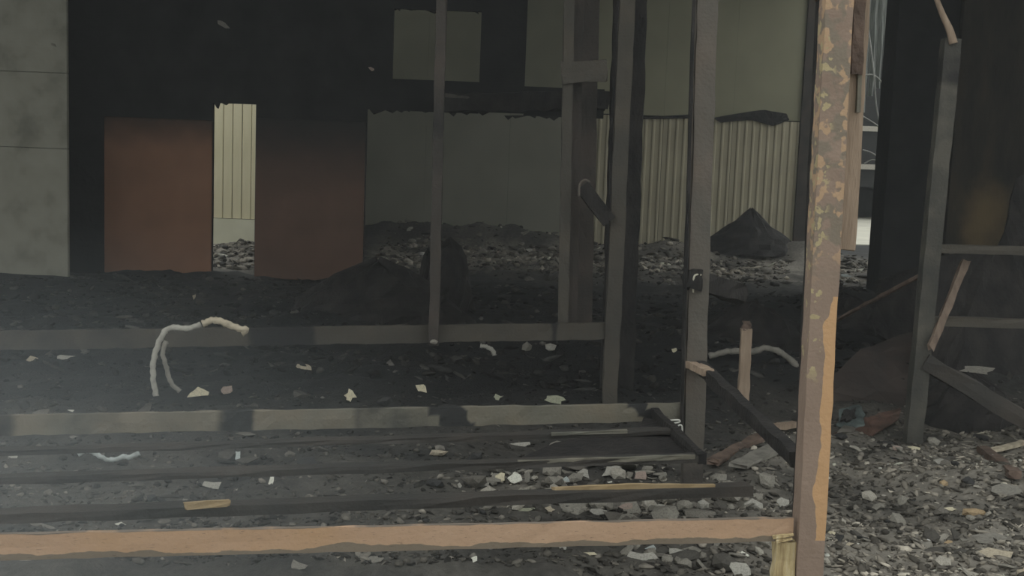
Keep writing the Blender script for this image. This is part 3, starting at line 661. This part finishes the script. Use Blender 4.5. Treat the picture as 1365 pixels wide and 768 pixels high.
# pale scraps that stand out in the rubble: px, py, w px, h px, colour, kind, label
SCR = [
 (465, 527, 20, 20, 'cream', 'cream crumpled scrap on black char behind the second rail'),
 (562, 517, 22, 15, 'cream', 'yellowish curled scrap behind the middle of the second rail'),
 (405, 488, 32, 13, 'beige', 'beige rag scrap on black char below the low rail'),
 (264, 523, 36, 17, 'cream', 'shiny pale rag beside the foot of the hose'),
 (299, 519, 22, 16, 'pink', 'pinkish grey flake right of the shiny pale rag'),
 (95, 547, 26, 5, 'white', 'white sliver just above the second rail at left'),
 (40, 478, 22, 9, 'beige', 'beige flake at the far left below the low rail'),
 (84, 475, 30, 9, 'grey', 'grey flake right of the beige flake at far left'),
 (65, 440, 14, 8, 'grey', 'small grey chips on the low rail at far left'),
 (316, 606, 11, 16, 'blue', 'pale upright shard left of the frame centre below the second rail'),
 (283, 646, 32, 15, 'grey', 'grey flake above the yellow bare patch on the slat'),
 (360, 640, 9, 16, 'white', 'thin white upright shard right of the grey flake'),
 (318, 651, 11, 6, 'grey', 'small grey chip between the grey flake and white shard'),
 (160, 697, 16, 7, 'white', 'pale flake just above the orange rail at left'),
 (55, 699, 50, 7, 'dim', 'long dull flake above the orange rail at far left'),
 (16, 608, 18, 5, 'grey', 'thin grey sliver at the far left edge'),
 (100, 581, 20, 5, 'dim', 'dull sliver beneath the second rail at left'),
 (667, 636, 21, 19, 'cream', 'pale yellow flake, left one of the bright pair'),
 (686, 637, 19, 18, 'white', 'white flake, right one of the bright pair'),
 (649, 645, 8, 8, 'grey', 'small chip left of the bright pair of flakes'),
 (612, 646, 9, 9, 'grey', 'small upright chip far left of the bright pair'),
 (702, 636, 10, 16, 'dim', 'dull flake right of the bright pair'),
 (585, 602, 22, 11, 'beige', 'beige block under the second rail'),
 (585, 594, 18, 8, 'dim', 'dull block on top of the beige block'),
 (738, 531, 42, 14, 'green', 'greenish flat slab behind the second rail near the corner post'),
 (662, 528, 14, 9, 'green', 'small greenish chip left of the flat slab'),
 (702, 462, 14, 16, 'dim', 'grey block under the low rail, left of two'),
 (733, 461, 15, 13, 'grey', 'grey block under the low rail, right of two'),
 (690, 592, 40, 8, 'grey', 'long grey flake under the second rail'),
 (745, 592, 26, 12, 'dim', 'dull flake right of the long grey flake'),
 (755, 640, 16, 12, 'blue', 'bluish white flake under the slats'),
 (778, 630, 22, 16, 'grey', 'large grey ash flake above the yellow slat strip, left'),
 (815, 628, 34, 18, 'grey', 'large grey ash flake above the yellow slat strip, middle'),
 (855, 633, 20, 15, 'pink', 'pinkish shard standing above the yellow slat strip'),
 (812, 642, 12, 6, 'white', 'small white flake touching the yellow slat strip'),
 (700, 678, 26, 9, 'green', 'pale greenish strip above the orange rail, left part'),
 (732, 678, 22, 9, 'beige', 'beige strip above the orange rail'),
 (766, 671, 14, 14, 'white', 'white crumpled paper left under the yellow strip'),
 (790, 670, 18, 14, 'white', 'white crumpled paper right under the yellow strip'),
 (800, 681, 34, 12, 'grey', 'grey ash plate above the orange rail'),
 (835, 675, 20, 15, 'pink', 'pinkish ash plate above the orange rail'),
 (875, 676, 26, 12, 'grey', 'grey ash flake above the right part of the orange rail'),
 (937, 670, 20, 20, 'grey', 'grey ash lump below the rear post'),
 (1002, 668, 34, 20, 'grey', 'pale grey ash lump left of the front post foot'),
 (1045, 670, 20, 16, 'grey', 'pale chip close to the left of the front post'),
 (632, 743, 10, 11, 'white', 'small white triangle beneath the orange rail'),
 (783, 737, 30, 6, 'cream', 'cream sliver beneath the orange rail'),
 (750, 728, 12, 8, 'grey', 'small grey chip beneath the orange rail'),
 (500, 744, 24, 12, 'dim', 'dull flake beneath the orange rail, centre'),
 (395, 752, 34, 14, 'dim', 'dull ash flake beneath the orange rail, left of centre'),
 (485, 740, 20, 9, 'dim', 'dull ash chip beneath the orange rail, centre'),
 (855, 742, 44, 20, 'grey', 'large grey ash plate beneath the orange rail'),
 (868, 730, 22, 11, 'blue', 'pale bluish flake on the large grey ash plate'),
 (905, 738, 36, 18, 'grey', 'second large grey ash plate beneath the orange rail'),
 (985, 757, 44, 24, 'grey', 'large grey ash plate left of the splintered leg'),
 (990, 738, 22, 10, 'white', 'pale slanting shard left of the splintered leg'),
 (868, 476, 14, 7, 'white', 'white chip left of the rear post'),
 (900, 466, 9, 7, 'cream', 'cream chip beside the rear post'),
 (1195, 595, 10, 9, 'pink', 'pinkish block at the foot of the chalky post'),
 (1218, 595, 16, 8, 'cream', 'pale rubble at the foot of the chalky post'),
 (1241, 640, 10, 11, 'cream', 'small cream block in rubble right of the chalky post'),
 (1258, 641, 14, 11, 'tan', 'tan block right of the small cream block'),
 (1252, 613, 22, 8, 'grey', 'grey curved flake above the tan block'),
 (1268, 677, 18, 5, 'cream', 'cream sliver in the right rubble'),
 (1299, 680, 30, 14, 'tan', 'tan flat stone in the right rubble'),
 (1299, 690, 9, 7, 'cream', 'cream chip under the tan flat stone'),
 (1265, 722, 16, 8, 'tan', 'tan chip in the lower right rubble'),
 (1330, 737, 50, 16, 'beige', 'broad beige crumbled patch at lower right'),
 (1108, 709, 14, 8, 'cream', 'cream flake right of the front post foot'),
 (1102, 636, 9, 7, 'white', 'white chip right of the front post'),
 (1134, 725, 16, 8, 'beige', 'beige flake low beside the front post'),
 (1093, 752, 12, 14, 'white', 'white chip touching the front post at the bottom edge'),
 (1280, 655, 10, 10, 'grey', 'grey chip below the tan block'),
 (1322, 716, 74, 18, 'dim', 'broad dull grey slab piece in the lower right rubble'),
 (1345, 652, 60, 18, 'dim', 'broad dull brownish slab piece at the right edge'),
 (1365, 760, 18, 12, 'beige', 'beige stone at the lower right corner'),
 (1306, 493, 60, 12, 'dim', 'grey rolled cloth behind the rack brace'),
 (1145, 360, 16, 7, 'white', 'white glassy shard in the right gap, topmost'),
 (1160, 364, 8, 6, 'white', 'white glassy chip beside the black pier'),
 (1128, 367, 26, 5, 'blue', 'bluish glassy sliver right of the front post'),
 (1140, 386, 46, 5, 'blue', 'long bluish glassy sliver right of the front post'),
 (1120, 378, 20, 4, 'blue', 'short bluish glassy sliver right of the front post'),
 (675, 330, 14, 8, 'pink', 'pinkish rag on the rubble below the far grey wall'),
 (667, 337, 12, 8, 'pink', 'second pinkish rag just left of the first below the far wall'),
 (705, 333, 14, 7, 'grey', 'grey chip right of the pinkish rags'),
 (625, 326, 18, 4, 'grey', 'grey sliver on the far rubble beside the stump'),
 (680, 365, 16, 6, 'grey', 'grey flake on the near side of the far rubble'),
 (855, 343, 22, 4, 'grey', 'grey sliver below the ribbed wall'),
 (258, 395, 5, 9, 'beige', 'tiny beige upright chip in front of the doorway'),
 (760, 450, 9, 5, 'white', 'white chip under the low rail end'),
]
for i, (px, py, w, h, c, lab) in enumerate(SCR):
    p = ground(px, py + h / 2) if 'rolled cloth' not in lab else at(px, py + h / 2, 7.45); k = p.y / 1500
    me = flake_mesh('debris_scrap', i * 3 + 1, random.Random(i).choice((7, 8, 9, 10)), .06, .25, .42)
    nm = 'wood_scrap' if 'strip' in lab and c == 'tan' else ('ash_plate' if 'ash' in lab else ('rag_scrap' if 'rag' in lab or 'cloth' in lab or 'paper' in lab else ('debris_chip' if 'chip' in lab else ('debris_block' if 'block' in lab or 'stone' in lab else 'debris_flake'))))
    if 'block' in lab or 'lump' in lab or 'stone' in lab or 'rubble at' in lab: me = rock_mesh(nm, i, 1, .8, .28)
    o = link(nm, me, 'scrap_' + c); tilt = 0 if me.vertices[0].co.length and 'rock' in me.name else math.radians(48)
    if 'block' in lab or 'lump' in lab or 'stone' in lab or 'rubble at' in lab:
        o.scale = (w * k * 1.05, w * k * .8, h * k * 1.1); o.location = p + Vector((0, 0, -.01))
    else:
        hh = h * k * 1.2; o.scale = (w * k * 1.1, hh, min(w, h) * k * .8)
        o.rotation_euler = (math.radians(52), random.uniform(-.12, .12), random.uniform(-.15, .15)); o.location = p + Vector((0, hh * .5 * math.cos(math.radians(52)), hh * .5 * math.sin(math.radians(52)) - .008))
    tag(o, lab, 'scrap' if 'rag' in nm else ('stone' if 'block' in nm else 'flake'))

# ------------------------------------------------------------------ rubble
def piece_mesh(kind, seed):
    if kind == 'flake': return flake_mesh('p', seed, 5 + seed % 3, .10, .3)
    if kind == 'lump': return rock_mesh('p', seed, 1, .55, .3)
    return rock_mesh('p', seed, 1, .35, .3, 2.4)
bank = {k: [piece_mesh(k, 100 + s) for s in range(6)] for k in ('flake', 'lump', 'stick')}
arr = {}
for k, L in bank.items():
    arr[k] = []
    for me in L:
        v = np.array([tuple(q.co) for q in me.vertices]); f_ = []
        for p in me.polygons:
            q = list(p.vertices)
            for j in range(1, len(q) - 1): f_.append((q[0], q[j], q[j + 1]))
        arr[k].append((v, np.array(f_)))
def scatter(n, yr, xr_of_y, size, dens, seed, pw=1.0):
    r = np.random.default_rng(seed); out = []
    while len(out) < n:
        y = yr[0] + (yr[1] - yr[0]) * r.random() ** pw; lo, hi = xr_of_y(y); x = lo + (hi - lo) * r.random()
        if r.random() < dens(x, y): out.append((x, y, size[0] + (size[1] - size[0]) * r.random() ** 2.6))
    return np.array(out)
def inside(x, y):
    px = 682.5 + 1500 * x / y
    if 474 < px < 486 + 4 * (y - 14.5): return 0
    return 1.0 if (486 < px < 1052 or 1100 < px < 1165 or (255 < px < 440 and y < 19.4)) else 0
full = lambda y: (-.50 * y - .3, .50 * y + .3)
dn = lambda x, y: .12 + .88 * float(ashness(np.array([x]), np.array([y]))[0])
def build_stuff(name, P, label, seed, dark=1.0, cat='rubble'):
    r = np.random.default_rng(seed); VV, FF, TT = [], [], []; off = 0
    hh = height(P[:, 0], P[:, 1]); tn = tint_of(P[:, 0], P[:, 1], r.random(len(P)) * 1.2)
    for (x, y, s), h_, t in zip(P, hh, tn):
        kind = ('flake', 'flake', 'flake', 'flake', 'lump', 'stick')[r.integers(6)]; v, f_ = arr[kind][r.integers(6)]
        g = r.random() * 6.283; c, sn = math.cos(g), math.sin(g); e = r.normal(0, .35); e2 = r.normal(0, .35)
        v = v * s; Rz = np.array([[c, -sn, 0], [sn, c, 0], [0, 0, 1]]); Rx = np.array([[1, 0, 0], [0, math.cos(e), -math.sin(e)], [0, math.sin(e), math.cos(e)]])
        Ry = np.array([[math.cos(e2), 0, math.sin(e2)], [0, 1, 0], [-math.sin(e2), 0, math.cos(e2)]])
        v = v @ (Rz @ Rx @ Ry).T + np.array([x, y, h_ - s * .08])
        q = r.random(); b = .25 + 1.45 * q * q + (1.6 if r.random() < .10 else 0)
        VV.append(v); FF.append(f_ + off); TT.append(np.repeat(np.clip(t * b * dark * (1, .985, .96), 0, .6)[None], len(v), 0)); off += len(v)
    VV = np.concatenate(VV); FF = np.concatenate(FF); TT = np.concatenate(TT)
    me = quick_mesh(name, VV, FF); ca = me.color_attributes.new('tint', 'FLOAT_COLOR', 'POINT')
    ca.data.foreach_set('color', np.concatenate([TT, np.ones((len(TT), 1))], 1).astype(np.float32).ravel())
    return tag(link(name, me, 'tint'), label, cat, kind='stuff')
build_stuff('rubble_bed', scatter(26000, (4.2, 8.5), full, (.007, .045), dn, 21, 1.2), 'fine ash and rubble covering the ground near the front frame', 31)
build_stuff('char_litter', scatter(7000, (8.0, 14.2), full, (.02, .11), lambda x, y: 0.0 if (y > 13.2 and x < X(95, 13.3)) else .6, 22), 'black char litter over the middle of the hall floor', 32)
build_stuff('far_rubble', scatter(6000, (14.9, 21.7), full, (.03, .14), lambda x, y: dn(x, y) * inside(x, y), 23), 'pale broken rubble below the far walls', 33)

# the largest pieces, one object each; each label names look, side and the nearest thing one can find
TONE = [(.36, .34, .29), (.24, .228, .195), (.15, .14, .12), (.08, .075, .065), (.045, .045, .044)]
TNAME = ['pale', 'light grey', 'mid grey', 'dark grey', 'blackish']
for i, c in enumerate(TONE): MT['frag%d' % i] = scrap_mat('fragment_tone', c)
bigs = {k: [] for k in ('flake', 'lump', 'stick')}
for i in range(5):
    for k in bigs:
        for q in range(3):
            me = piece_mesh(k, 300 + q * 7 + i); me.name = 'fragment'; me.materials.append(MT['frag%d' % i]); bigs[k].append((i, me))
LAND = [(1070, 700, 'the orange front post'), (1195, 596, 'the chalky post foot'), (1250, 641, 'the cream and tan blocks'), (1299, 680, 'the tan flat stone'),
        (1330, 737, 'the broad beige patch'), (1134, 725, 'the beige flake'), (1268, 677, 'the cream sliver'), (1335, 622, 'the brown stick'), (1150, 560, 'the teal scrap'),
        (1322, 716, 'the broad dull slab piece'), (1045, 745, 'the splintered leg'), (855, 742, 'the largest ash plate'), (632, 743, 'the small white triangle'), (395, 752, 'the dull ash flake'),
        (678, 637, 'the bright pair of flakes'), (850, 650, 'the yellow slat strip'), (778, 670, 'the white crumpled paper'), (1002, 668, 'the pale ash lump'), (920, 650, 'the rear post foot'),
        (585, 600, 'the beige block'), (738, 531, 'the greenish slab'), (562, 517, 'the yellowish curled scrap'), (465, 527, 'the cream crumpled scrap'), (405, 488, 'the beige rag'), (264, 523, 'the shiny pale rag'),
        (95, 547, 'the white sliver'), (145, 608, 'the zigzag strip'), (316, 606, 'the pale upright shard'), (275, 674, 'the yellow bare patch'), (283, 646, 'the grey flake'), (40, 478, 'the far left beige flake'),
        (311, 340, 'the middle of the doorway'), (311, 322, 'the pale plinth'), (675, 333, 'the pinkish rags'), (600, 340, 'the burnt stump'), (520, 335, 'the red-brown sheet edge'), (760, 335, 'the paler post')]
def proj(p):
    d = p - CAM; z = d.dot(Fw); return 682.5 + 1500 * d.dot(Rt) / z, 384 - 1500 * d.dot(Up) / z
FRAG = {}
def individuals(n, yr, xr, size, group, tones, seed, pw=1.0, nm=None):
    r = np.random.default_rng(seed); P = scatter(n, yr, xr, size, lambda x, y: 1.0, seed, pw)
    for x, y, sz in P:
        kind = ('flake', 'flake', 'lump', 'lump', 'stick')[r.integers(5)]; t = int(r.choice(tones)); me = [m_ for i_, m_ in bigs[kind] if i_ == t][r.integers(3)]
        nme = nm or {'flake': 'plaster_flake', 'lump': 'rubble_chunk', 'stick': 'charred_stick'}[kind]
        o = bpy.data.objects.new(nme, me); COL.objects.link(o); o.location = (x, y, hz(x, y) - sz * .05); o.scale = (sz, sz, sz)
        o.rotation_euler = (r.normal(0, .3), r.normal(0, .3), r.random() * 6.28); tag(o, None, {'flake': 'flake', 'lump': 'stone', 'stick': 'stick'}[kind], group)
        u, v = proj(o.location)
        k = min(LAND, key=lambda q: math.hypot(q[0] - u, 1.6 * (q[1] - v))); du, dv = u - k[0], v - k[1]
        side = ('left of' if du < 0 else 'right of') if abs(du) > 1.5 * abs(dv) else ('in front of' if dv > 0 else 'behind')
        FRAG.setdefault((TNAME[t], {'flake': 'flat flake', 'lump': 'chunk', 'stick': 'long splinter'}[kind], side, k[2]), []).append((math.hypot(du, dv), o))
right = 'fragments right of the front post'
individuals(130, (4.35, 7.0), lambda y: (.27 * y, .48 * y), (.03, .10), right, [0, 1, 1, 2, 2, 3, 4], 41)
individuals(90, (4.9, 5.9), lambda y: (-.03 * y, .17 * y), (.05, .15), 'ash plates between the slats', [0, 0, 1, 1, 1, 2], 42)
individuals(28, (4.9, 5.7), lambda y: (.17 * y, .245 * y), (.04, .13), 'ash plates between the slats', [1, 1, 2, 3], 47)
individuals(48, (4.42, 4.85), lambda y: (.10 * y, .24 * y), (.04, .15), 'ash plates below the front rail', [0, 1, 1, 1, 2, 3], 46)
individuals(50, (4.6, 7.5), lambda y: (-.46 * y, .0 * y), (.04, .12), 'fragments at the left', [2, 3, 3, 4, 4], 43)
individuals(80, (15.0, 19.3), lambda y: (X(272, y), X(350, y)), (.05, .17), 'stones in the yard', [0, 0, 1, 1, 2, 3], 44, nm='yard_stone')
individuals(80, (17.5, 21.3), lambda y: (X(496, y) + .15, X(780, y)), (.06, .20), 'stones in the bay', [0, 1, 1, 2, 3], 45, nm='bay_stone')
ORD = ['nearest', 'second', 'third', 'fourth', 'fifth', 'sixth', 'seventh', 'eighth', 'ninth', 'tenth']
for (tn, kd, side, lm), L in FRAG.items():
    L.sort(key=lambda q: q[0])
    for i, (d_, o) in enumerate(L):
        o['label'] = ('%s %s %s %s' % (tn, kd, side, lm)) if len(L) == 1 else ('%s %s %s %s, %s of them' % (tn, kd, side, lm, ORD[min(i, 9)]))

# ------------------------------------------------------------------ haze
def volume(name, lo, hi, dens, col, aniso, label, gauss=None):
    bm = bmesh.new(); add_box(bm, lo, hi); m = bpy.data.materials.new(name); m.use_nodes = True
    n = m.node_tree.nodes; n.remove(n['Principled BSDF']); l = m.node_tree.links
    v = n.new('ShaderNodeVolumeScatter'); v.inputs['Color'].default_value = (*col, 1); v.inputs['Anisotropy'].default_value = aniso; v.inputs['Density'].default_value = dens
    l.new(v.outputs[0], n['Material Output'].inputs['Volume'])
    if gauss:
        t = node(m, 'ShaderNodeTexCoord'); mp = node(m, 'ShaderNodeMapping'); mp.vector_type = 'TEXTURE'
        mp.inputs['Location'].default_value = gauss[0]; mp.inputs['Scale'].default_value = gauss[1]; l.new(t.outputs['Object'], mp.inputs[0])
        ln = node(m, 'ShaderNodeVectorMath'); ln.operation = 'LENGTH'; l.new(mp.outputs[0], ln.inputs[0])
        f = step_(m, ln.outputs['Value'], 1.0, .0); l.new(math_(m, 'MULTIPLY', f, dens), v.inputs['Density'])
    MT[name] = m
    return tag(bm_obj(name, bm, name), label, 'haze', kind='stuff')
volume('haze', (-12.5, .6, .02), (12.5, 25.5, TOP - .02), HAZE, (.92, .97, 1.0), .0, 'thin grey smoke haze filling the burnt hall')
if SMOKE: volume('smoke', (-4.2, 1.2, -.05), (1.2, 6.2, 1.5), SMOKE, (.85, .96, 1.0), .0, 'pale smoke drifting low over the left foreground', ((-1.9, 3.4, .35), (2.2, 2.2, 1.2)))
